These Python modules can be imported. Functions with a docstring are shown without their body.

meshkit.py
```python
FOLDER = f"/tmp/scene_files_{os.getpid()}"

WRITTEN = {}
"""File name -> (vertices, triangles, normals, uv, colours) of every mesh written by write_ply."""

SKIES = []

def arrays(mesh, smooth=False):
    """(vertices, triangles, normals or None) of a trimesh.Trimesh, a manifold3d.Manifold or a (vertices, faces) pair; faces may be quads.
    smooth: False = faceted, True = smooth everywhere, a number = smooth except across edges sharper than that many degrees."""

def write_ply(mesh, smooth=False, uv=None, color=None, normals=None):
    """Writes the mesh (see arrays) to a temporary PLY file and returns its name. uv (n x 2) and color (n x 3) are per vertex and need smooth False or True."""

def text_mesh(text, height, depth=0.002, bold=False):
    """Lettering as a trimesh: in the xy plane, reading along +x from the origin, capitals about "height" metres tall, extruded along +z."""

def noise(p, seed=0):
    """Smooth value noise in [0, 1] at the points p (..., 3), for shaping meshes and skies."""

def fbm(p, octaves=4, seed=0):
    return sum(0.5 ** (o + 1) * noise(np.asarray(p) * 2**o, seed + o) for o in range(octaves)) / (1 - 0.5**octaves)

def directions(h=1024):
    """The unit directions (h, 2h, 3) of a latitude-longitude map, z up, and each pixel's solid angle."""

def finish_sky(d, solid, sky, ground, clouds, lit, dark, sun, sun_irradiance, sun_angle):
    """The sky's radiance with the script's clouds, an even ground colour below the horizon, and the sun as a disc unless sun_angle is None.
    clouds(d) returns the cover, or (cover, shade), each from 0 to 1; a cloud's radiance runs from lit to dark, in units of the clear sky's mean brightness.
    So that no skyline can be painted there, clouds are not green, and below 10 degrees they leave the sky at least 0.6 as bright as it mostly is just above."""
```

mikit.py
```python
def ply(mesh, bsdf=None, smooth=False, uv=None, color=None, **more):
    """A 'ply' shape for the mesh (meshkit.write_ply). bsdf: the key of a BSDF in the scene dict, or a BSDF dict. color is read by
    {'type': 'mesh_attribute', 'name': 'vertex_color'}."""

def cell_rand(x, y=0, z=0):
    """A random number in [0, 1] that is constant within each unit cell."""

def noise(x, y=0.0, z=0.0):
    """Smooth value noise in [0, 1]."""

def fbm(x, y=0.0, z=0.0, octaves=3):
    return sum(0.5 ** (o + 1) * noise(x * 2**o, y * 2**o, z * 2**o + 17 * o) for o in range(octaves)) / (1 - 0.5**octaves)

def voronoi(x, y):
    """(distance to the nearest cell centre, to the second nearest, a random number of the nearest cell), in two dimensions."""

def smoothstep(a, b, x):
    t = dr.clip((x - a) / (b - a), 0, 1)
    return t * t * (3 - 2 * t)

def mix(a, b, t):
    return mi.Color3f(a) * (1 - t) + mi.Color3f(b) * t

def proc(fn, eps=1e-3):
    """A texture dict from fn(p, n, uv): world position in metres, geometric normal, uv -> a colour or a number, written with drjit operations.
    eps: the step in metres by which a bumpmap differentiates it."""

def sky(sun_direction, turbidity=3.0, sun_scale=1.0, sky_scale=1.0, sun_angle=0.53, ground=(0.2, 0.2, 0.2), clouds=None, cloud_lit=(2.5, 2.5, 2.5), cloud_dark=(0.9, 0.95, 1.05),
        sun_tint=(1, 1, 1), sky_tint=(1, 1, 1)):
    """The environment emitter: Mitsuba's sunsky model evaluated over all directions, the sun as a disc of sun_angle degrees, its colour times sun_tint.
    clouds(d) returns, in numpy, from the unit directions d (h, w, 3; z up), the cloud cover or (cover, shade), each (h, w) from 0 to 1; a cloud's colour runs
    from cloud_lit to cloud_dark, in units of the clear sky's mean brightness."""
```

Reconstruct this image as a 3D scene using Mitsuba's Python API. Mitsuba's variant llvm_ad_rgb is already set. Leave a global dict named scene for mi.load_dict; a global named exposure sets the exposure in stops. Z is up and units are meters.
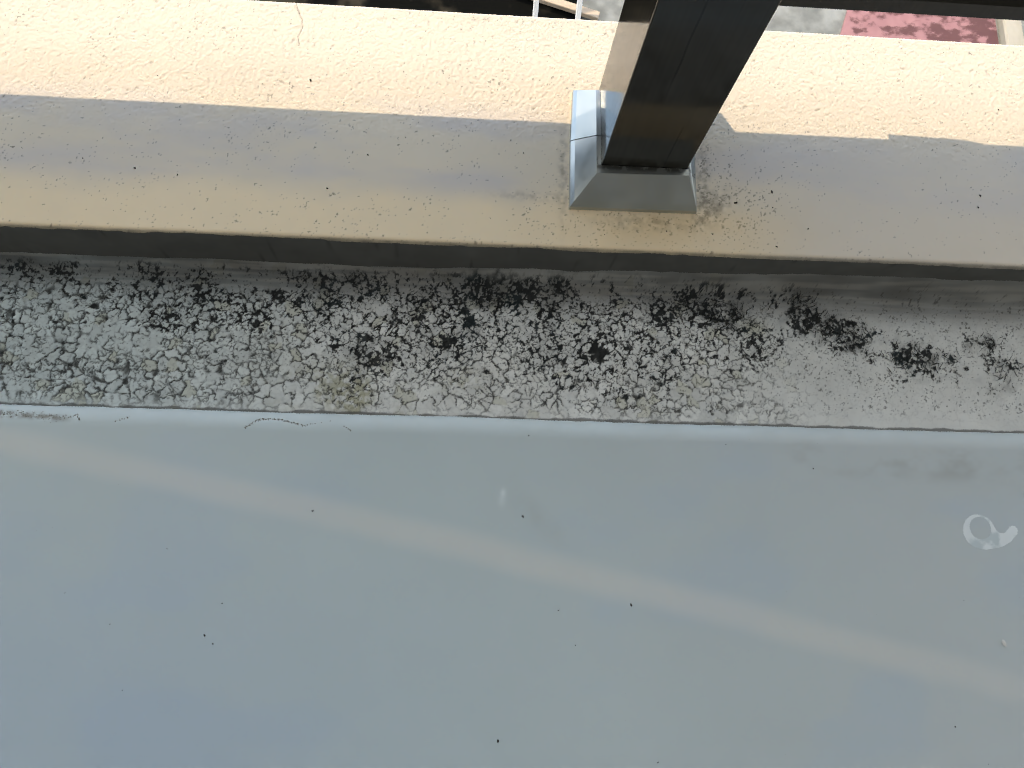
import math, random
import numpy as np, trimesh, drjit as dr, mitsuba as mi
import mikit, meshkit
from scipy.spatial import cKDTree
from shapely.geometry import Polygon, LineString, Point
T = mi.ScalarTransform4f
rng = np.random.default_rng(11)
scene = {'type': 'scene'}
labels = {}

# ------------------------------------------------------------------ camera, sky, exposure
# z = 0 is the top of the kerb, x runs along it, y points away from the house
R = np.array([[0.997849, -0.031308, -0.057599], [0.016848, 0.971554, -0.236216], [0.063356, 0.234738, 0.969992]])
EYE = np.array([0, 0, 0.6])
cam = np.eye(4)
cam[:3, 0], cam[:3, 1], cam[:3, 2], cam[:3, 3] = -R[:, 0], R[:, 1], -R[:, 2], EYE
scene['camera'] = {'type': 'perspective', 'to_world': T(cam), 'fov': math.degrees(2 * math.atan(512 / 770)), 'fov_axis': 'x',
                   'near_clip': 0.01, 'far_clip': 300.0}


def added_clouds(d):  # unseen bright clouds, added to lift the soft sky light
    n = meshkit.fbm(d * np.array([2.2, 2.2, 3.4]) + 5.3, 5, 3)
    c = np.clip((n - 0.45) / 0.16, 0, 1)
    s = np.clip((meshkit.fbm(d * 4.1 + 9.7, 4, 8) - 0.45) / 0.3, 0, 1)
    return c * 0.8, s * 0.6


scene['sky'] = mikit.sky((-0.36, 0.55, 1.0), turbidity=3.0, sun_scale=0.24, sky_scale=1.1, clouds=added_clouds, cloud_lit=(3.6, 3.5, 3.3), cloud_dark=(1.6, 1.6, 1.6), ground=(0.25, 0.24, 0.22))
exposure = 3.34


# ------------------------------------------------------------------ helpers
def put(key, shape, label=None, category=None, group=None, kind=None):
    scene[key] = shape
    tag(key, label, category, group, kind)


def tag(key, label=None, category=None, group=None, kind=None):
    d = {k: v for k, v in dict(label=label, category=category, group=group, kind=kind).items() if v}
    if d:
        labels[key] = d


def sstep(a, b, x):
    t = np.clip((x - a) / (b - a), 0, 1)
    return t * t * (3 - 2 * t)


def nz(x, y, s, seed=0, oct=3):
    return meshkit.fbm(np.stack([np.asarray(x) / s, np.asarray(y) / s, np.full(np.shape(x), 0.37 + seed)], -1), oct, seed)


def rank(n):
    q = np.quantile(n[::7, ::5], np.linspace(0, 1, 401))
    return np.interp(n, q, np.linspace(0, 1, 401))


def grid_faces(nu, nv):
    i = np.arange(nu * nv).reshape(nu, nv)
    a, b, c, d = i[:-1, :-1].ravel(), i[1:, :-1].ravel(), i[1:, 1:].ravel(), i[:-1, 1:].ravel()
    return np.vstack([np.stack([a, b, c], 1), np.stack([a, c, d], 1)])


def xs_line(step, lo=-0.5, hi=0.63):
    fine = np.arange(lo, hi, step)
    g = 0.03 * np.cumsum(1.12 ** np.arange(22))
    return np.concatenate([lo - g[::-1], fine, hi + g])


def normals_of(v, f):
    n = np.zeros_like(v)
    fn = np.cross(v[f[:, 1]] - v[f[:, 0]], v[f[:, 2]] - v[f[:, 0]])
    for k in range(3):
        np.add.at(n, f[:, k], fn)
    return n / np.maximum(np.linalg.norm(n, axis=1, keepdims=True), 1e-12)


def raw_ply(v, f, n, c, bsdf):
    path = meshkit.write_ply((v, f), False, None, c, normals=n)
    return {'type': 'ply', 'filename': path, 'face_normals': False, 'bsdf': {'type': 'ref', 'id': bsdf}}


def box(x0, x1, y0, y1, z0, z1, r=0.0):
    if r <= 0:
        return trimesh.creation.box(bounds=[[x0, y0, z0], [x1, y1, z1]])
    p = []
    for x in (x0, x1):
        for y in (y0, y1):
            for z in (z0, z1):
                for ax in range(3):
                    e = [r * (1 if x == x0 else -1), r * (1 if y == y0 else -1), r * (1 if z == z0 else -1)]
                    for k in range(3):
                        q = [0.2929 * e[0], 0.2929 * e[1], 0.2929 * e[2]]
                    a = [0.3 * e[0], 0.3 * e[1], 0.3 * e[2]]
                    a[ax] = 0
                    b = [e[0], e[1], e[2]]
                    b[ax] = 0
                    p.append([x + b[0], y + b[1], z + b[2]])
    return trimesh.convex.convex_hull(np.array(p))


def hull(points):
    return trimesh.convex.convex_hull(np.array(points, float))


def tube(path, radii, n=7):
    path = np.asarray(path, float)
    radii = np.broadcast_to(radii, len(path))
    t = np.gradient(path, axis=0)
    t /= np.linalg.norm(t, axis=1, keepdims=True) + 1e-12
    up = np.array([0.13, 0.21, 0.97])
    a = np.cross(t, up); a /= np.linalg.norm(a, axis=1, keepdims=True) + 1e-12
    b = np.cross(t, a)
    th = np.linspace(0, 2 * np.pi, n, endpoint=False)
    v = (path[:, None] + radii[:, None, None] * (np.cos(th)[None, :, None] * a[:, None] + np.sin(th)[None, :, None] * b[:, None])).reshape(-1, 3)
    f = []
    for i in range(len(path) - 1):
        for j in range(n):
            k = (j + 1) % n
            f += [[i * n + j, i * n + k, (i + 1) * n + k], [i * n + j, (i + 1) * n + k, (i + 1) * n + j]]
    for j in range(1, n - 1):
        f += [[0, j + 1, j], [(len(path) - 1) * n, (len(path) - 1) * n + j, (len(path) - 1) * n + j + 1]]
    return trimesh.Trimesh(v, np.array(f), process=False)


# ------------------------------------------------------------------ materials
VC = {'type': 'mesh_attribute', 'name': 'vertex_color'}


def rgb(*c):
    return {'type': 'rgb', 'value': list(c)}


def two(b):
    return {'type': 'twosided', 'bsdf': b}


scene['kerb_coat_material'] = two({'type': 'bumpmap', 'scale': 1.0,
                                   'arbitrary': mikit.proc(lambda p, n, uv: 0.0004 * mikit.smoothstep(0.34, 0.42, p.y) * mikit.noise(p.x * 620, p.y * 620, 0.0) + 0.00008 * mikit.noise(p.x * 900, p.y * 900, 3.0), eps=3e-4),
                                   'bsdf': {'type': 'principled', 'base_color': VC, 'roughness': 0.75, 'specular': 0.35}})
scene['gutter_material'] = two({'type': 'principled', 'base_color': VC, 'roughness': 0.8, 'specular': 0.12})
scene['floor_material'] = two({'type': 'bumpmap', 'scale': 1.0, 'arbitrary': mikit.proc(lambda p, n, uv: 0.00009 * mikit.fbm(p.x * 170, p.y * 170, 0.0, 2)), 'bsdf': {'type': 'principled', 'base_color': VC, 'specular': 0.45,
                               'roughness': mikit.proc(lambda p, n, uv: 0.30 + 0.18 * mikit.fbm(p.x * 9, p.y * 9, 0.0, 3))}})


def bronze_colour(p, n, uv):
    s = mikit.fbm((p.x + p.y) * 420, p.z * 3.0, 2.0, 3)
    line = mikit.smoothstep(0.0011, 0.0003, dr.abs(p.x - 0.137 - 0.0010 * mikit.noise(p.z * 40))) * mikit.smoothstep(0.35, 0.6, mikit.noise(p.z * 25, 4.0))
    line = dr.maximum(line, mikit.smoothstep(0.0011, 0.0003, dr.abs(p.x - 0.160 - 0.0012 * mikit.noise(p.z * 35, 9.0))) * mikit.smoothstep(0.25, 0.5, mikit.noise(p.z * 22, 7.0)))
    return mikit.mix(mikit.mix((0.010, 0.009, 0.007), (0.016, 0.0145, 0.011), s), (0.001, 0.001, 0.001), line * 0.95)


scene['bronze_material'] = two({'type': 'principled', 'base_color': mikit.proc(bronze_colour), 'specular': 0.5,
                                'roughness': mikit.proc(lambda p, n, uv: 0.05 + 0.12 * mikit.fbm((p.x + p.y) * 500, p.z * 4.0, 1.0, 3))})
scene['cover_material'] = two({'type': 'principled', 'metallic': 0.8, 'specular': 0.5,
                               'base_color': mikit.proc(lambda p, n, uv: mikit.mix(mikit.mix((0.45, 0.465, 0.43), (0.38, 0.395, 0.36), mikit.smoothstep(0.3, 0.8, mikit.fbm(p.x * 40, p.y * 40, p.z * 60, 2))), (0.10, 0.095, 0.08), 0.8 * mikit.smoothstep(0.331, 0.335, p.y) * mikit.smoothstep(0.1035, 0.1045, p.x) * mikit.smoothstep(0.345, 0.342, p.y) * mikit.smoothstep(0.45, 0.6, mikit.fbm(p.x * 260, p.y * 260, 0.0, 3)))),
                               'roughness': mikit.proc(lambda p, n, uv: 0.17 + 0.13 * mikit.fbm(p.x * 160, p.y * 60, p.z * 60, 3))})
scene['panel_material'] = {'type': 'principledthin', 'base_color': rgb(0.85, 0.84, 0.80), 'roughness': 0.6, 'diff_trans': 1.9, 'spec_trans': 0.0}
scene['dirt_material'] = two({'type': 'diffuse', 'reflectance': rgb(0.018, 0.017, 0.015)})
scene['crumb_material'] = two({'type': 'diffuse', 'reflectance': rgb(0.62, 0.60, 0.55)})
scene['house_material'] = two({'type': 'diffuse', 'reflectance': rgb(0.42, 0.39, 0.34)})
scene['paint_mark_material'] = two({'type': 'principled', 'base_color': mikit.proc(lambda p, n, uv: mikit.mix((0.47, 0.52, 0.51), (0.66, 0.69, 0.67), mikit.smoothstep(0.3, 0.62, mikit.fbm(p.x * 110, p.y * 110, 0.0, 4)))), 'roughness': 0.4})
scene['white_metal_material'] = two({'type': 'principled', 'base_color': rgb(0.86, 0.83, 0.75), 'roughness': 0.4})
scene['board_material'] = two({'type': 'diffuse', 'reflectance': mikit.proc(lambda p, n, uv: mikit.mix((0.62, 0.50, 0.36), (0.45, 0.34, 0.23), mikit.fbm(p.x * 4, p.y * 30, p.z * 4, 3)))})
scene['concrete_material'] = two({'type': 'diffuse', 'reflectance': mikit.proc(lambda p, n, uv: mikit.mix((0.15, 0.15, 0.13), (0.30, 0.30, 0.265), mikit.smoothstep(0.2, 0.8, mikit.fbm(p.x * 9, p.y * 9, 0.0, 5))))})


def pink_paving(p, n, uv):
    m = mikit.smoothstep(0.36, 0.66, mikit.fbm(p.x * 19, p.y * 30, 3.0, 4) + 0.26 * mikit.smoothstep(2.2, 2.9, p.x) - 0.12)
    a = mikit.mix((0.30, 0.155, 0.15), (0.37, 0.20, 0.19), mikit.fbm(p.x * 25, p.y * 25, 1.0, 3))
    return mikit.mix(a, (0.11, 0.055, 0.052), m * 0.9)


scene['pink_paving_material'] = two({'type': 'diffuse', 'reflectance': mikit.proc(pink_paving)})
scene['soil_material'] = two({'type': 'diffuse', 'reflectance': mikit.proc(lambda p, n, uv: mikit.mix((0.006, 0.006, 0.005), (0.05, 0.042, 0.028), mikit.smoothstep(0.5, 0.8, mikit.fbm(p.x * 6, p.y * 6, 0.0, 4))))})
scene['leaf_material'] = two({'type': 'diffuse', 'reflectance': rgb(0.03, 0.04, 0.018)})

# ------------------------------------------------------------------ the yard below
ZG = -3.0
put('ground', mikit.ply(trimesh.creation.box(bounds=[[-150, -2.5, ZG - 0.5], [150, 200, ZG]]), 'concrete_material'), 'grey weathered concrete yard far below the kerb', kind='structure')
put('soil_bed', mikit.ply(box(-4, 0.56, 2.0, 4.6, ZG - 0.1, ZG + 0.004), 'soil_material'), 'dark soil strip in the yard beside the white ladder', kind='structure')


# ------------------------------------------------------------------ kerb
Y0, Y1 = 0.265, 0.4920
xs = xs_line(0.0008)
v_ = np.linspace(0, 1, 300)
X, V = np.meshgrid(xs, v_, indexing='ij')
rough = sstep(0.345, 0.40, Y0 + V * (Y1 - Y0))
Yk = Y0 + V * (Y1 - Y0)
edge_in = (nz(X, X * 0, 0.05, 3) - 0.5) * 0.0022 + (nz(X, X * 0, 0.009, 5) - 0.5) * 0.0012
edge_out = (nz(X, X * 0, 0.02, 13) - 0.5) * 0.0016 + (nz(X, X * 0, 0.004, 15, 2) - 0.5) * 0.0024
Yk = Yk + edge_in * (1 - V) ** 6 + edge_out * V ** 10
grain = nz(X, Yk, 0.0023, 21, 2) - 0.5
lump = nz(X, Yk, 0.012, 22, 2) - 0.5
Zk = grain * (0.0002 + 0.0008 * rough) + lump * (0.0002 + 0.0002 * rough) + (nz(X, Yk, 0.08, 23, 3) - 0.5) * 0.0012
pits = sstep(0.70, 0.80, nz(X, Yk, 0.0032, 24, 2)) * rough
Zk -= pits * 0.0005
din = Yk - Y0
Zk -= np.where(din < 0.004, 0.004 - np.sqrt(np.maximum(0.004 ** 2 - (0.004 - np.clip(din, 0, 0.004)) ** 2, 0)), 0) * 0.9
dout = Y1 - Yk
Zk -= np.where(dout < 0.003, 0.003 - np.sqrt(np.maximum(0.003 ** 2 - (0.003 - np.clip(dout, 0, 0.003)) ** 2, 0)), 0)


def crack_line(pts, wdt):
    ls = np.array(pts)
    d = np.full(X.shape, 9.0)
    for a, b in zip(ls[:-1], ls[1:]):
        ab = b - a
        t = np.clip(((X - a[0]) * ab[0] + (Yk - a[1]) * ab[1]) / (ab @ ab), 0, 1)
        d = np.minimum(d, np.hypot(X - a[0] - t * ab[0], Yk - a[1] - t * ab[1]))
    return 1 - sstep(wdt * 0.5, wdt * 1.6, d)


hair = crack_line([(-0.1640, 0.492), (-0.1622, 0.4845), (-0.1571, 0.474), (-0.1560, 0.465), (-0.1590, 0.456), (-0.1576, 0.4474)], 0.00035)
Zk -= hair * 0.0007
cream = np.array([0.63, 0.535, 0.395])
col = np.ones(X.shape + (3,)) * cream
big = nz(X, Yk, 0.10, 31, 4)[..., None]
col *= 0.93 + 0.14 * big
grey_shade = (sstep(0.42, 0.62, nz(X * 0.35, Yk, 0.05, 35, 4)) * sstep(0.30, 0.325, Yk) * sstep(0.41, 0.37, Yk))[..., None]
col = col * (1 - 0.55 * grey_shade) + np.array([0.48, 0.44, 0.42]) * 0.55 * grey_shade  # mauve grey of the shaded middle band, painted into the coat
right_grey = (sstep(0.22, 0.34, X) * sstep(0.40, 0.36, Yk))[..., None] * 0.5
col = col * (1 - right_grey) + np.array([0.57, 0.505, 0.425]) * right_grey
front = (sstep(0.325, 0.295, Yk + (nz(X * 0.5, Yk, 0.04, 36, 4) - 0.5) * 0.035) * (0.65 + 0.35 * nz(X, Yk, 0.02, 37, 3)) * sstep(0.30, 0.17, X))[..., None] * 0.9  # yellowed coat that also carries warm bounce light by the inner edge
col = col * (1 - front) + np.array([0.79, 0.625, 0.395]) * front
# speckled dirt: more of it round the post and along the two edges
dens = 0.02 + 0.22 * sstep(0.4, 0.75, nz(X, Yk, 0.03, 45, 3)) + 0.75 * np.exp(-((X - 0.225) / 0.035) ** 2 - ((Yk - 0.305) / 0.035) ** 2) + 0.8 * np.exp(-((X - 0.205) / 0.015) ** 2 - ((Yk - 0.345) / 0.05) ** 2) + 0.9 * np.exp(-((X - 0.14) / 0.06) ** 2 - ((Yk - 0.288) / 0.012) ** 2)
dens += 0.4 * np.exp(-((X - 0.08) / 0.03) ** 2 - ((Yk - 0.31) / 0.03) ** 2) + 0.20 * np.exp(-((X + 0.165) / 0.03) ** 2 - ((Yk - 0.375) / 0.03) ** 2) + 0.16 * np.exp(-((X + 0.21) / 0.03) ** 2 - ((Yk - 0.288) / 0.03) ** 2)
dens += 0.10 * sstep(0.462, 0.485, Yk) + 0.16 * np.exp(-((Yk - 0.43) / 0.05) ** 2 - ((X - 0.06) / 0.09) ** 2) + 0.12 * sstep(0.274, 0.268, Yk)
u = rank(nz(X, Yk, 0.0013, 41, 1) * 0.7 + nz(X, Yk, 0.0050, 42, 2) * 0.3)
spk = sstep(1.0 - dens * 0.13, 1.0 - dens * 0.04, u) * (0.45 + 0.55 * nz(X, Yk, 0.006, 43, 1))
col = col * (1 - 0.80 * spk[..., None]) + np.array([0.05, 0.045, 0.04]) * 0.80 * spk[..., None]
col = col * (1 - 0.22 * pits[..., None])
smear = np.exp(-((X - 0.205) / 0.018) ** 2 - ((Yk - 0.300 - 0.5 * (X - 0.19)) / 0.012) ** 2) + 0.8 * np.exp(-((X - 0.15) / 0.04) ** 2 - ((Yk - 0.292) / 0.007) ** 2) \
    + 0.9 * np.exp(-((X - 0.199) / 0.006) ** 2 - ((Yk - 0.34) / 0.035) ** 2) + 0.8 * np.exp(-((X - 0.077) / 0.004) ** 2 - ((Yk - 0.335) / 0.04) ** 2) + 0.5 * np.exp(-((X - 0.05) / 0.03) ** 2 - ((Yk - 0.312) / 0.004) ** 2)
smear = (np.clip(smear, 0, 1) * sstep(0.30, 0.72, nz(X, Yk, 0.0042, 46, 4)) * 0.75)[..., None]
col = col * (1 - smear) + np.array([0.10, 0.085, 0.065]) * smear
rust = np.exp(-((X - 0.10) / 0.05) ** 2 - ((Yk - 0.40) / 0.03) ** 2) * 0.30 + np.exp(-((X - 0.17) / 0.08) ** 2 - ((Yk - 0.285) / 0.02) ** 2) * 0.8
rust = (rust * nz(X, Yk, 0.02, 44, 3))[..., None]
col = col * (1 - rust) + np.array([0.66, 0.45, 0.20]) * rust
col = col * (1 - 0.45 * hair[..., None])
lipdirt = (sstep(0.0026, 0.0004, din) * (0.4 + 0.6 * nz(X, Yk, 0.01, 47)))[..., None]
col = col * (1 - lipdirt) + np.array([0.09, 0.08, 0.065]) * lipdirt
pv = np.stack([X, Yk, Zk], -1).reshape(-1, 3)
f = grid_faces(*X.shape)
put('parapet_kerb__top_coat', raw_ply(pv, f, normals_of(pv, f), col.reshape(-1, 3), 'kerb_coat_material'))
edge_z, edge_y = Zk[:, 0], Yk[:, 0]
# inner face: dirty grey paint, darkened to stand in for its shade
vv = np.linspace(0, 1, 40)
XF, VF = np.meshgrid(xs, vv, indexing='ij')
depth = 0.062
ZF = edge_z[:, None] - VF * depth
YF = edge_y[:, None] + (nz(XF, ZF, 0.06, 51) - 0.5) * 0.002 * np.minimum(VF * 8, 1) - VF * 0.001
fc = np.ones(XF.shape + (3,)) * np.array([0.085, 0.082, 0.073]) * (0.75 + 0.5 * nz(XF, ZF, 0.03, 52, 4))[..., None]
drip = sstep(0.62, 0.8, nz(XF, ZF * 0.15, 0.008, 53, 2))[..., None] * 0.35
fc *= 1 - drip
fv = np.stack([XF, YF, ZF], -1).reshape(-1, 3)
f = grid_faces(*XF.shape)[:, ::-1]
put('parapet_kerb__inner_face', raw_ply(fv, f, normals_of(fv, f), fc.reshape(-1, 3), 'gutter_material'), 'dirty grey inner face of the kerb, its shade put into the dark colour')
put('parapet_kerb__outer_face', mikit.ply(box(-2.6, 2.8, 0.30, 0.4895, -0.40, -0.0045), 'house_material'))
tag('parapet_kerb', 'cream rough rendered kerb with a straight shadow line along its top, under the railing post', 'kerb')

# ------------------------------------------------------------------ gutter with cracked, mouldy coating
ZT = -0.064
FE = 0.1305           # edge of the floor coating
xs = xs_line(0.0007)
ys = np.arange(0.122, 0.2665, 0.0007)
X, Y = np.meshgrid(xs, ys, indexing='ij')
flat = ZT + 0.002 * sstep(0.2, 0.14, Y)
# fillet of thick coating where gutter meets kerb
h_f = 0.010 + 0.024 * sstep(-0.2, 0.45, X) + (nz(X, X * 0, 0.12, 61) - 0.5) * 0.008
w_f = 0.018 + 0.003 * nz(X, X * 0, 0.07, 62)
t = np.clip((Y - (0.2645 - w_f)) / w_f, 0, 1)
fil = h_f * t ** 2.2
cracked = sstep(0.262 - w_f * 0.75, 0.245 - w_f * 0.55, Y)          # 1 on the flat gutter, 0 on the smooth fillet
# crack network: two warped Voronoi diagrams
wx = X + (nz(X, Y, 0.005, 71, 4) - 0.5) * 0.0105 + (nz(X, Y, 0.03, 73, 2) - 0.5) * 0.008
wy = Y + (nz(X, Y, 0.005, 72, 4) - 0.5) * 0.0105 + (nz(X, Y, 0.03, 74, 2) - 0.5) * 0.008


def cells(wx, wy, size, seed):
    r = np.random.default_rng(seed)
    gx, gy = np.meshgrid(np.arange(-0.56, 0.70, size), np.arange(0.09, 0.30, size), indexing='ij')
    s = np.stack([gx, gy], -1).reshape(-1, 2) + r.uniform(-0.5, 0.5, (gx.size, 2)) * size
    d, i = cKDTree(s).query(np.stack([wx.ravel(), wy.ravel()], 1), k=2)
    return (d[:, 1] - d[:, 0]).reshape(wx.shape), i[:, 0].reshape(wx.shape), s


e1, id1, seeds1 = cells(wx, wy, 0.0098, 5)
e2, id2, seeds2 = cells(wx + 0.3 * (wy - 0.2), wy, 0.0055, 6)
keep1 = sstep(0.36, 0.50, nz(X, Y, 0.0085, 75, 2))
keep2 = sstep(0.44, 0.58, nz(X, Y, 0.009, 76, 2))
left = sstep(0.33, 0.22, X + 0.25 * (Y - 0.2) + (nz(X, Y, 0.05, 77) - 0.5) * 0.12)      # cracks fade towards the right end
wid = 0.0002 + 0.0004 * sstep(-0.1, -0.3, X) + 0.0014 * nz(X, Y, 0.007, 78, 3) ** 1.5
c1 = sstep(wid * 1.7, wid * 0.35, e1) * keep1
c2 = sstep(wid * 1.1, wid * 0.2, e2) * keep2 * 0.85
nearf = sstep(0.132, 0.142, Y)
crack = np.maximum(c1, c2) * cracked * (0.12 + 0.88 * left) * (0.35 + 0.65 * nearf)
curl = sstep(0.0032, 0.0008, e1) * keep1 * left * cracked * (1 - c1)
grit = nz(X, Y, 0.0016, 79, 2) - 0.5
Z = flat + fil + grit * 0.00035 + curl * 0.0005 * nz(X, Y, 0.01, 80) - crack * 0.0012 + (nz(X, Y, 0.02, 81, 2) - 0.5) * 0.0012
# mould: soft black growth following cracks, in clumps
spots = [(-0.098, 0.254, .010, 1.0), (0.0086, 0.247, .024, 1.2), (0.036, 0.2507, .020, 1.25), (0.0728, 0.2465, .022, .8), (0.1746, 0.236, .013, 1.0), (0.2169, 0.2395, .021, 1.25), (0.2494, 0.2291, .018, 1.0),
         (0.3078, 0.247, .013, .9), (0.322, 0.2300, .026, 1.15), (0.3525, 0.2135, .025, 1.05), (0.4081, 0.1990, .024, 1.2), (0.4412, 0.1925, .017, .9), (0.4874, 0.2135, .017, 1.0), (0.495, 0.1868, .021, 1.2),
         (0.0641, 0.1937, .024, .6), (-0.096, 0.1881, .020, .9), (-0.0779, 0.1795, .018, .9), (-0.195, 0.2216, .020, .7), (-0.2673, 0.2095, .020, .55), (-0.3972, 0.2509, .013, .9), (-0.3633, 0.2524, .013, .7), (-0.285, 0.2481, .02, .7),
         (0.1091, 0.163, .018, .4), (-0.235, 0.235, .022, .7), (-0.05, 0.22, .03, .55), (-0.14, 0.235, .03, .6), (0.11, 0.20, .03, .5), (0.0, 0.205, .025, .45), (-0.02, 0.185, .02, .6), (0.18, 0.185, .03, .35), (0.27, 0.20, .025, .4)]
dm = 0.04 + (0.05 + 0.10 * sstep(-0.18, -0.1, X)) * sstep(0.16, 0.23, Y) * sstep(0.42, 0.25, X)
Xw = X + (nz(X, Y, 0.016, 195, 4) - 0.5) * 0.045
Yw = Y + (nz(X, Y, 0.016, 196, 4) - 0.5) * 0.030
patch = nz(X * 0.8, Y, 0.010, 197, 4)
for sx, sy, sr, sw in spots:
    a = 0.75 + 0.5 * rng.random()
    dm = dm + (0.30 + 0.85 * patch) * sw * np.exp(-((Xw - sx) / (sr * a)) ** 2 - ((Yw - sy) / (sr / a * 0.8)) ** 2)
dm = np.clip(dm, 0, 0.85)
mn = 0.42 * nz(X, Y, 0.011, 91, 4) + 0.58 * nz(X, Y, 0.0032, 92, 3)
crk_soft = np.maximum(sstep(0.0026, 0.0002, e1) * keep1, 0.8 * sstep(0.0016, 0.0, e2))
u = rank(mn + 0.22 * crk_soft * (0.15 + 0.85 * left) + 0.30 * (nz(X, Y, 0.0014, 192, 2) - 0.5))
gate = sstep(0.2635, 0.256, Y + (nz(X, Y, 0.006, 190) - 0.5) * 0.012) * sstep(0.137, 0.15, Y)
mould = sstep(1.0 - dm * 0.86, 1.04 - dm * 0.62, u) * gate
soft = np.clip(dm - 0.22, 0, 0.6) * sstep(0.25, 0.75, nz(X, Y, 0.009, 193, 4)) * gate * 1.1
val = u + 0.75 * dm
fib = nz(X * 0.6 + Y * 0.8, (Y * 0.6 - X * 0.8) * 0.22, 0.0022, 93, 2)
fib2 = nz(X * 0.7 - Y * 0.7, (Y * 0.7 + X * 0.7) * 0.22, 0.0022, 94, 2)
halo = sstep(0.75, 1.15, val) * (1 - left * 0.6) * sstep(0.50, 0.68, np.maximum(fib, fib2)) * gate
fine = sstep(0.955 - 0.12 * dm - 0.05 * (1 - left), 0.985 - 0.09 * dm, rank(nz(X, Y, 0.0015, 95, 2) * 0.6 + mn * 0.4)) * gate
Z = Z + mould * 0.0007 * (nz(X, Y, 0.0012, 96, 2))
base = np.ones(X.shape + (3,)) * np.array([0.62, 0.61, 0.565])
tealish = (sstep(-0.05, -0.35, X) * 0.8 + 0.2 * nz(X, Y, 0.1, 97))[..., None]
base = base * (1 - tealish) + np.array([0.50, 0.555, 0.54]) * tealish
base *= 0.86 + 0.28 * nz(X, Y, 0.02, 98, 4)[..., None]
r1 = np.random.default_rng(3).random(len(seeds1))[id1]
base *= (0.90 + 0.2 * r1 * left + 0.1 * (1 - left))[..., None]
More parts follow.
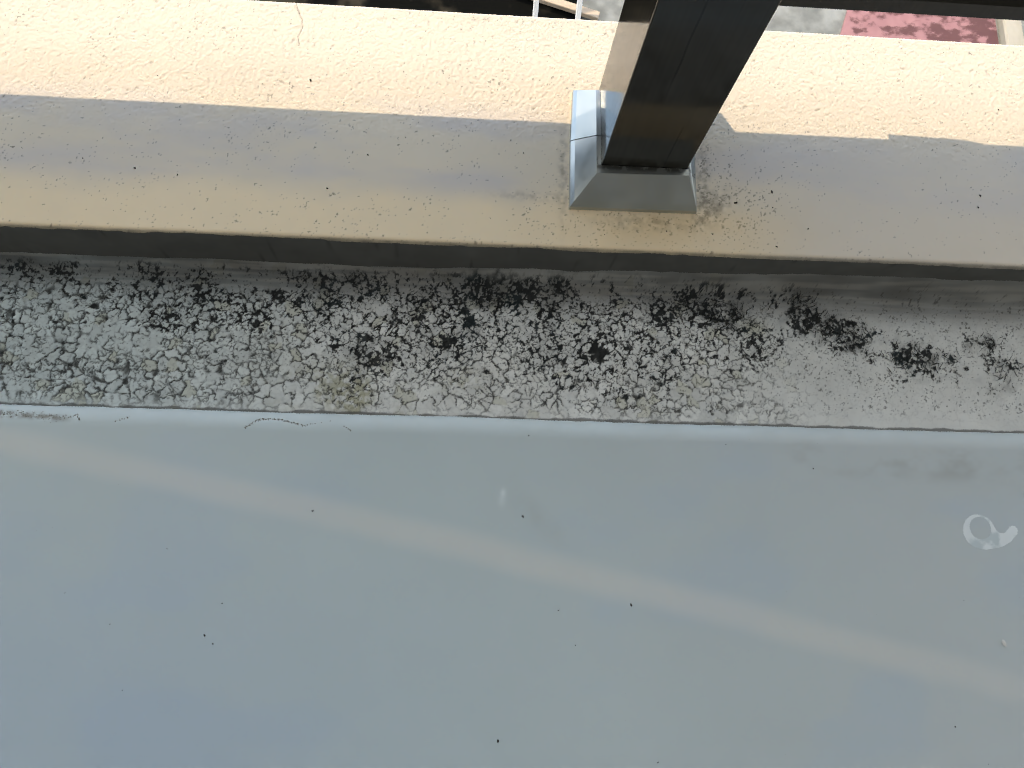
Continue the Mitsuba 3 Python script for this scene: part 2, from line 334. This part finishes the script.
# lost flakes with the yellowish old coat showing
lost = ((r1 > 0.93) * left * sstep(0.0, 0.001, e1))[..., None] * 0.4
yell = (sstep(0.50, 0.66, nz(X * 0.6, Y, 0.03, 99, 3)) * sstep(0.19, 0.16, Y) * sstep(0.20, 0.1, X) * sstep(-0.2, -0.1, X) * sstep(0.35, 0.6, nz(X, Y, 0.004, 191)))[..., None] * 0.75
yel = np.clip(lost + yell + (np.exp(-((X - 0.262) / 0.012) ** 2 - ((Y - 0.222) / 0.008) ** 2))[..., None] * 0.6, 0, 0.8)
base = base * (1 - yel) + np.array([0.33, 0.315, 0.20]) * yel
grime_shade = (sstep(0.222, 0.257, Y) * 0.80 * (0.7 + 0.6 * nz(X * 0.2, Y, 0.01, 101, 3)))[..., None]  # brown grime, deepened toward the kerb in place of shade
grime_shade = np.clip(grime_shade, 0, 0.88)
base = base * (1 - grime_shade) + (np.array([0.095, 0.085, 0.07]) * (0.6 + 0.9 * sstep(0.4, 0.65, nz(X * 0.04, Y, 0.0022, 194, 2)))[..., None]) * grime_shade
dark = np.array([0.012, 0.013, 0.012])
k = (crk_soft * left * cracked * 0.30 * nz(X, Y, 0.015, 198, 2))[..., None]
base = base * (1 - k) + np.array([0.10, 0.11, 0.10]) * k
k = (np.clip(crack * 0.9, 0, 1))[..., None]
base = base * (1 - k) + np.array([0.026, 0.026, 0.022]) * k
k = np.clip(soft, 0, 0.7)[..., None]
base = base * (1 - k) + np.array([0.06, 0.062, 0.055]) * k
k = (halo * 0.8)[..., None]
base = base * (1 - k) + np.array([0.05, 0.055, 0.05]) * k
k = (fine * 0.7)[..., None]
base = base * (1 - k) + np.array([0.06, 0.055, 0.045]) * k
k = (mould * 0.95)[..., None]
mc = dark * (0.6 + 1.6 * nz(X, Y, 0.004, 102, 2)[..., None]) + np.array([0, 0.006, 0.008]) * sstep(0.5, 0.7, nz(X, Y, 0.02, 103))[..., None]
base = base * (1 - k) + mc * k
jn = (sstep(FE + 0.0018, FE + 0.0006, Y + (nz(X, Y, 0.012, 104) - 0.5) * 0.005) * 0.75)[..., None]
base = base * (1 - jn) + np.array([0.055, 0.055, 0.05]) * jn
V3 = np.stack([X, Y, Z], -1).reshape(-1, 3)
C3 = base.reshape(-1, 3)
F3 = grid_faces(*X.shape)
N3 = normals_of(V3, F3)
# each flake between the cracks is a piece of its own; what is not cracked stays the gutter's coat
fid = id1.reshape(-1)[F3[:, 0]]
inside = (cracked.reshape(-1)[F3[:, 0]] > 0.5) & (left.reshape(-1)[F3[:, 0]] > 0.5) & (V3[F3[:, 0], 0] > -0.42) & (V3[F3[:, 0], 0] < 0.5) & (V3[F3[:, 0], 1] > FE + 0.002)
fid = np.where(inside, fid, -1)
order = np.argsort(fid, kind='stable')
sf = fid[order]
cut = np.flatnonzero(np.diff(sf)) + 1
groups = np.split(order, cut)


def sub(faces):
    used, inv = np.unique(F3[faces].ravel(), return_inverse=True)
    return raw_ply(V3[used], inv.reshape(-1, 3), N3[used], C3[used], 'gutter_material')


pieces = sorted([g for g in groups if fid[g[0]] >= 0], key=lambda g: -len(g))
put('gutter', sub(np.concatenate([g for g in groups if fid[g[0]] < 0])), 'mouldy grey gutter strip between floor and kerb', kind='structure')
for i, g in enumerate(pieces[:300]):
    scene['gutter__paint_flake' + (f'_{i:03d}' if i else '')] = sub(g)
put('gutter__small_paint_flakes', sub(np.concatenate(pieces[300:])), kind='stuff')

# dead moss strands caught on the mouldy spots
strands = []
for sx, sy, sr, num in [(0.2169, 0.2395, 0.016, 12), (0.2494, 0.2291, 0.016, 16), (0.3251, 0.2271, 0.018, 22), (0.3525, 0.2135, 0.018, 20), (0.4081, 0.1962, 0.018, 18), (0.4412, 0.1925, 0.014, 10), (0.4874, 0.2135, 0.012, 10), (0.498, 0.1848, 0.014, 10), (0.3078, 0.247, 0.010, 8)]:
    for k in range(num * 3):
        p = np.array([sx, sy]) + rng.normal(0, sr * 0.55, 2) * [1.2, 0.8]
        a = rng.choice([0.9, 2.2, 1.7, 0.4]) + rng.normal(0, 0.35)
        L = rng.uniform(0.003, 0.012)
        pts = []
        for q in np.linspace(0, 1, 7):
            pts.append([p[0], p[1], float(np.interp(p[1], ys, Z[int(np.argmin(np.abs(xs - p[0])))])) + 0.0003 + 0.0012 * math.sin(math.pi * q) * rng.random()])
            p = p + L / 6 * np.array([math.cos(a), math.sin(a)])
            a += rng.normal(0, 0.28)
        if min(q[1] for q in pts) > FE + 0.004 and max(q[1] for q in pts) < 0.258:
            strands.append(tube(pts, np.array([0.2, 0.7, 1, 1, 0.9, 0.6, 0.2]) * rng.uniform(0.00012, 0.00038), 5))
scene['moss_material'] = two({'type': 'diffuse', 'reflectance': rgb(0.03, 0.032, 0.028)})
put('moss_strands', mikit.ply(trimesh.util.concatenate(strands), 'moss_material', smooth=True), 'dark dry moss strands along the gutter right of the post', kind='stuff')

# ------------------------------------------------------------------ balcony floor
ZFL = -0.056
xs = xs_line(0.001)
ya = FE - np.concatenate([np.linspace(0, 0.004, 8), np.arange(0.0045, 0.03, 0.0006), np.arange(0.031, 0.42, 0.002), np.arange(0.43, 1.0, 0.03)])[::-1]
X, Y = np.meshgrid(xs, ya, indexing='ij')
d = FE - Y
Z = ZFL - 0.0055 * np.clip(1 - d / 0.018, 0, 1) ** 1.8 - np.where(d < 0.003, 0.003 - np.sqrt(np.maximum(0.003 ** 2 - (0.003 - d) ** 2, 0)), 0)
Z = Z + (nz(X, Y, 0.16, 111, 3) - 0.5) * 0.0016 + (nz(X, Y, 0.03, 112, 2) - 0.5) * 0.0001
Y = Y + (nz(X, X * 0, 0.09, 113) - 0.5) * 0.0016 * sstep(0.03, 0.0, d) + (nz(X, X * 0, 0.011, 135) - 0.5) * 0.0013 * sstep(0.012, 0.0, d)
fcol = np.ones(X.shape + (3,)) * np.array([0.425, 0.482, 0.470])
fcol *= 0.94 + 0.12 * nz(X, Y, 0.12, 114, 4)[..., None]
warm = (sstep(-0.1, 0.45, X) * 0.6 * (0.5 + nz(X, Y, 0.2, 115, 3)))[..., None]
fcol = fcol * (1 - warm) + np.array([0.45, 0.465, 0.445]) * warm
blue = (sstep(0.52, 0.68, nz(X * 0.5, Y, 0.06, 116, 3)) * 0.35 + 0.7 * sstep(0.15, -0.3, X) * sstep(0.07, -0.10, Y) * (0.6 + 0.6 * nz(X, Y, 0.2, 136, 2)))[..., None]  # random blue tone, plus sky light painted into the near left
fcol = fcol * (1 - blue) + np.array([0.38, 0.45, 0.50]) * blue
stain = (sstep(0.42, 0.70, nz(X * 0.6, Y, 0.022, 117, 4)) * np.exp(-((Y - 0.100) / 0.015) ** 2) * sstep(0.26, 0.33, X) * 0.5
         + 0.22 * np.exp(-((X - 0.066 + 0.8 * (Y - 0.04)) / 0.012) ** 2 - ((Y - 0.042) / 0.02) ** 2) * nz(X, Y, 0.01, 118))[..., None]
fcol = fcol * (1 - stain) + np.array([0.25, 0.235, 0.19]) * stain
edge_light_w = 0.0155 + 0.004 * (nz(X, X * 0, 0.05, 131) - 0.5)
edge_light = (sstep(edge_light_w + 0.004, edge_light_w * 0.25, d) * (0.42 + 0.7 * nz(X, Y, 0.03, 132, 4)) * (0.6 + 0.45 * sstep(0.4, 0.1, X)))[..., None]          # pale colour standing in for light caught on the rounded edge
fcol = fcol * (1 - edge_light) + np.array([0.61, 0.69, 0.70]) * edge_light
pale = (np.exp(-((X - 0.033) / 0.0022) ** 2 - ((Y - 0.0645) / 0.0034) ** 2) + 0.5 * np.exp(-((X - 0.032) / 0.003) ** 2 - ((Y - 0.058) / 0.005) ** 2))[..., None] * 0.55
fcol = fcol * (1 - pale) + np.array([0.66, 0.70, 0.69]) * pale
siltc = (np.exp(-((Y - 0.1195 + 0.06 * (X + 0.36)) / 0.0028) ** 2) * sstep(-0.325, -0.345, X) * sstep(0.35, 0.6, nz(X, Y, 0.004, 133, 3)) * 0.8)[..., None]
fcol = fcol * (1 - siltc) + np.array([0.16, 0.145, 0.115]) * siltc
# a straight pale band of reflected light, painted into the floor colour
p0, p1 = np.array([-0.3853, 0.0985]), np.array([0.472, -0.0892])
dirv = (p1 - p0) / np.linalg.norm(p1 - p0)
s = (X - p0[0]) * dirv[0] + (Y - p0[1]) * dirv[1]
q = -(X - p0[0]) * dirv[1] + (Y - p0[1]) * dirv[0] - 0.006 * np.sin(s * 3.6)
light_streak = (sstep(0.0185, 0.002, np.abs(q + (nz(X, Y, 0.06, 119, 2) - 0.5) * 0.006)) * (0.8 + 0.4 * nz(X, Y, 0.09, 120, 2)) * sstep(1.3, 0.6, s))[..., None] * 0.42
fcol = fcol * (1 - light_streak) + np.array([0.60, 0.575, 0.51]) * light_streak
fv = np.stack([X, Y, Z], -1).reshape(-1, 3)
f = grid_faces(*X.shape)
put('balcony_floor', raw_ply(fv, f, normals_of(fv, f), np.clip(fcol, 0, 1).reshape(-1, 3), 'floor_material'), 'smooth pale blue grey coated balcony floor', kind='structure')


def floor_z(x, y):
    return float(ZFL - 0.0055 * np.clip(1 - (FE - y) / 0.018, 0, 1) ** 1.8 + (nz(np.array([x]), np.array([y]), 0.16, 111, 3)[0] - 0.5) * 0.0016)


# ------------------------------------------------------------------ railing
PX0, PX1, PY0, PY1 = 0.1078, 0.1823, 0.3371, 0.4158


def post_mesh(x0, x1):
    sec = Polygon([(x0, PY0), (x1, PY0), (x1, PY1), (x0, PY1)]).buffer(-0.0016).buffer(0.0016, quad_segs=4)
    m = trimesh.creation.extrude_polygon(sec, 1.1, engine='earcut')
    m.apply_translation([0, 0, -0.002])
    return m


put('railing__post', mikit.ply(post_mesh(PX0, PX1), 'bronze_material', smooth=40))
RY0, RY1, RZ = 0.4200, 0.4461, 0.1138
# bottom rail: two stepped bands on the inner side
sec = Polygon([(RY0, RZ), (RY1, RZ), (RY1, RZ + 0.05), (RY0 + 0.004, RZ + 0.05), (RY0 + 0.004, RZ + 0.0165), (RY0 + 0.002, RZ + 0.0150), (RY0, RZ + 0.0135)])
rail = trimesh.creation.extrude_polygon(sec, 5.2, engine='earcut')
rail.apply_transform(np.array([[0, 0, 1, -2.5], [1, 0, 0, 0], [0, 1, 0, 0], [0, 0, 0, 1.0]]))
put('railing__bottom_rail', mikit.ply(rail, 'bronze_material'))
# channel behind the post, a little wider and hanging lower than the rail
put('railing__mounting_channel', mikit.ply(box(PX0 + 0.012, 0.1985, PY1 + 0.0005, RY1 - 0.012, 0.058, RZ + 0.30, 0.001), 'bronze_material'))
# small clip under the rail
clip = Polygon([(0.3335, RZ + 0.004), (0.3335, RZ - 0.0066), (0.402, RZ - 0.0036), (0.418, RZ + 0.001), (0.418, RZ + 0.004)])
cm = trimesh.creation.extrude_polygon(clip, 0.010, engine='earcut')
cm.apply_transform(np.array([[1, 0, 0, 0], [0, 0, -1, RY1 + 0.0015], [0, 1, 0, 0], [0, 0, 0, 1.0]]))
put('railing__rail_clip', mikit.ply(cm, 'bronze_material'))
put('railing__panel', mikit.ply(box(-2.5, 2.7, RY0 + 0.012, RY0 + 0.0145, RZ + 0.049, 1.02), 'panel_material'))  # unseen milky panel, set to spread soft sunlight over the floor
put('railing__handrail', mikit.ply(box(-2.5, 2.7, PY0 + 0.005, RY1, 1.03, 1.09, 0.006), 'bronze_material'))
for i, x in enumerate((-1.05, 1.28)):
    put(f'railing__post_{i + 1:03d}', mikit.ply(post_mesh(x, x + 0.0745), 'bronze_material', smooth=40))
tag('railing', 'dark bronze railing whose square post stands in a silver cover on the cream kerb', 'railing')

# two-piece flared cover round the foot of the post, lifted a little on its left
LH, RH = 0.0142, 0.007
seam = 0.364


def skirt(outer, inner, lip):
    """A closed flared strip from outer foot points to inner top points."""
    o = np.array(outer, float); i = np.array(inner, float)
    l = o + (i - o) * np.array([0.04, 0.04, 0]); l[:, 2] = lip
    l2 = o + (i - o) * np.array([0.20, 0.20, 0]); l2[:, 2] = lip + 0.0022
    ground = o.copy(); ground[:, 2] = -0.0015
    ig = i.copy(); ig[:, 2] -= 0.0035
    if len(o) == 4:      # keep the broad near face flat
        nn = np.cross(l2[2] - l2[1], i[1] - l2[1])
        i[2, 2] = l2[1, 2] - (nn[0] * (i[2, 0] - l2[1, 0]) + nn[1] * (i[2, 1] - l2[1, 1])) / nn[2]
        ig[2, 2] = i[2, 2] - 0.0035
    top = i + 0.0
    ledge = top.copy()
    for k in range(n_ := len(o)):
        ledge[k, 0] += 0.0040 if ledge[k, 0] < 0.12 else (0.0 if n_ < 4 else -0.0001)
        if ledge[k, 1] < 0.336:
            ledge[k, 1] = 0.3366
    ig = ledge.copy(); ig[:, 2] -= 0.0035
    rows = [ground, l, l2, top, ledge, ig]
    n = len(o)
    v = np.vstack(rows); f = []
    for a in range(5):
        for j in range(n - 1):
            f += [[a * n + j, a * n + j + 1, (a + 1) * n + j + 1], [a * n + j, (a + 1) * n + j + 1, (a + 1) * n + j]]
    for j in (0, n - 1):
        f += [[j, n + j, 2 * n + j], [j, 2 * n + j, 3 * n + j], [j, 3 * n + j, 4 * n + j], [j, 4 * n + j, 5 * n + j]]
    m = trimesh.Trimesh(v, np.array(f), process=False)
    return m


front = skirt([(0.0820, seam, 0), (0.0812, 0.3008, 0), (0.1922, 0.3018, 0), (0.1935, 0.40, 0)],
              [(0.1036, seam, LH), (0.1036, 0.3290, LH - 0.0004), (0.1830, 0.3305, 0.0070), (0.1834, 0.40, RH)], 0.0035)
rear = skirt([(0.0845, 0.4145, 0), (0.0820, seam + 0.0008, 0)], [(0.1036, 0.4085, LH), (0.1036, seam + 0.0008, LH)], 0.0035)
put('railing__post_cover', mikit.ply(front, 'cover_material'), 'front half of the silver post cover')
put('railing__post_cover_001', mikit.ply(rear, 'cover_material'), 'rear half of the silver post cover')

# ------------------------------------------------------------------ house behind the camera, unseen, added to shade the floor
put('house__wall', mikit.ply(box(-6, 6, -1.3, -1.1, ZG, 3.0), 'house_material'))
put('house__eaves', mikit.ply(box(-6, 6, -1.102, 0.22, 2.35, 2.5), 'house_material'))
tag('house', 'plain unseen house wall and eaves behind the balcony, added to shade the floor', 'house')


# ------------------------------------------------------------------ small things
def crumb(p, r, seed):
    m = trimesh.creation.icosphere(subdivisions=1, radius=r)
    rr = np.random.default_rng(seed)
    m.vertices *= 0.7 + 0.5 * rr.random((len(m.vertices), 1))
    m.vertices *= np.array([1 + rr.random(), 1, 0.6])
    a = rr.random() * 6.28
    m.apply_transform(trimesh.transformations.rotation_matrix(a, [0, 0, 1]))
    m.apply_translation([p[0], p[1], p[2] + r * 0.3])
    return m


specks = [(-0.2023, -0.0535, .0007), (0.0328, -0.1305, .0008), (-0.1251, 0.0459, .0006), (0.1412, -0.0256, .0008), (0.4081, -0.118, .0006), (0.305, 0.092, .0006), (-0.195, -0.06, .0006), (0.05, 0.045, .0008)]
for k in range(12):
    specks.append((rng.uniform(-0.36, 0.47), rng.uniform(-0.15, 0.12), 0.00025 + 0.00025 * rng.random()))
put('floor_grit', mikit.ply(trimesh.util.concatenate([crumb((x, y, floor_z(x, y)), r, i) for i, (x, y, r) in enumerate(specks)]), 'dirt_material'), 'scattered dark grit on the pale floor', kind='stuff')
ks = []
for k in range(80):
    x, y = rng.uniform(-0.42, 0.52), rng.uniform(0.268, 0.485)
    if rng.random() < 0.4:
        x, y = rng.normal(0.2, 0.07), rng.normal(0.30, 0.018)
    if y < 0.268 or (0.08 < x < 0.195 and 0.3 < y < 0.42):
        continue
    ks.append(crumb((x, y, 0.0), 0.00025 + 0.0007 * rng.random() ** 4, 100 + k))
put('kerb_grit', mikit.ply(trimesh.util.concatenate(ks), 'dirt_material'), 'black grit specks on the cream kerb', kind='stuff')
put('white_crumb', mikit.ply(crumb((0.4589, -0.052, floor_z(0.4589, -0.052)), 0.0018, 3), 'crumb_material'), 'tiny white crumb on the floor below the ring mark', 'crumb')

# white ring mark with a tail
ring = Point(0, 0).buffer(0.0148, 32)
ring = ring.union(LineString([(0.004, -0.0115), (0.018, -0.0085), (0.0255, -0.0045), (0.031, 0.0015)]).buffer(0.0042)).buffer(0.006).buffer(-0.006)
hole = trimesh and Point(0.0012, 0.003).buffer(0.0098, 32)
ring = ring.difference(hole)
rm = trimesh.creation.extrude_polygon(ring.simplify(0.0003), 0.0003, engine='earcut')
rm.apply_translation([0.4495, 0.0405, floor_z(0.4598, 0.0395) - 0.0001])
put('paint_ring', mikit.ply(rm, 'paint_mark_material'), 'whitish ring shaped paint drip with a short tail on the floor', 'paint mark')

# dried silt along the floor edge
silt = []
for (a, b, r, n) in [((-0.392, 0.1215), (-0.334, 0.1185), .0030, 150), ((-0.334, 0.1185), (-0.327, 0.122), .0006, 25), ((-0.327, 0.122), (-0.323, 0.116), .0006, 18),
                     ((-0.295, 0.117), (-0.283, 0.121), .0008, 25), ((-0.187, 0.1145), (-0.176, 0.1225), .0010, 40), ((-0.176, 0.1225), (-0.160, 0.1228), .0008, 40), ((-0.160, 0.1225), (-0.138, 0.1180), .0008, 45),
                     ((-0.138, 0.1180), (-0.116, 0.1225), .0005, 20), ((-0.105, 0.1185), (-0.097, 0.1135), .0004, 12)]:
    a, b = np.array(a), np.array(b)
    for k in range(n):
        p = a + (b - a) * rng.random() + rng.normal(0, r * 0.6, 2)
        if p[1] < FE - 0.003:
            silt.append(crumb((p[0], p[1], floor_z(p[0], p[1]) - 0.0002), 0.0002 + 0.0003 * rng.random(), 900 + k))
scene['silt_material'] = two({'type': 'diffuse', 'reflectance': rgb(0.14, 0.13, 0.105)})
put('dried_silt', mikit.ply(trimesh.util.concatenate(silt), 'silt_material'), 'thin lines of dried brown silt on the floor edge', kind='stuff')

# ------------------------------------------------------------------ yard things
put('pink_paving', mikit.ply(hull([(x, y, z) for x, y in ((2.00, 2.90), (2.27, 3.13), (2.34, 3.9), (2.93, 3.9), (2.93, 2.6), (2.0, 2.6)) for z in (ZG - 0.05, ZG + 0.012)]), 'pink_paving_material'), 'mottled pink and dark red paving', kind='structure')
edging = box(2.95, 3.06, 2.4, 4.2, ZG - 0.05, ZG + 0.05, 0.01)
scene['edging_material'] = two({'type': 'diffuse', 'reflectance': mikit.proc(lambda p, n, uv: mikit.mix((0.34, 0.30, 0.22), (0.44, 0.40, 0.31), mikit.fbm(p.x * 20, p.y * 9, 0.0, 4)))})
put('edging_strip', mikit.ply(edging, 'edging_material'), 'cream edging strip at the right end of the pink paving', 'edging')
fx = []
for i, (x0, x1, z0, z1, nm) in enumerate([(0.285, 0.313, 0.0, 1.1, 'upright'), (0.515, 0.543, 0.0, 1.1, 'upright_001'), (0.313, 0.515, 0.30, 0.335, 'crossbar'), (0.313, 0.515, 0.60, 0.635, 'crossbar_001')]):
    m = box(x0, x1, -0.012 + 0.002 * (i > 1), 0.012 - 0.002 * (i > 1), z0, z1, 0.004)
    m.apply_transform(trimesh.transformations.rotation_matrix(math.radians(-34), [1, 0, 0]))  # upright frame tilted so its upper faces catch the sun
    m.apply_translation([0, 2.84, ZG + 0.01])
    put('white_frame__' + nm, mikit.ply(m, 'white_metal_material'))
tag('white_frame', 'white metal ladder tilted to catch the sun in the yard beside the dark soil', 'frame')
pl = box(-0.24, 0.24, -0.022, 0.022, 0, 0.03, 0.003)
pl.apply_transform(trimesh.transformations.rotation_matrix(math.radians(-17), [0, 0, 1]))
pl.apply_translation([0.42, 3.01, ZG + 0.02])
put('wooden_board', mikit.ply(pl, 'board_material'), 'pale wooden board lying slantwise behind the white ladder', 'board')
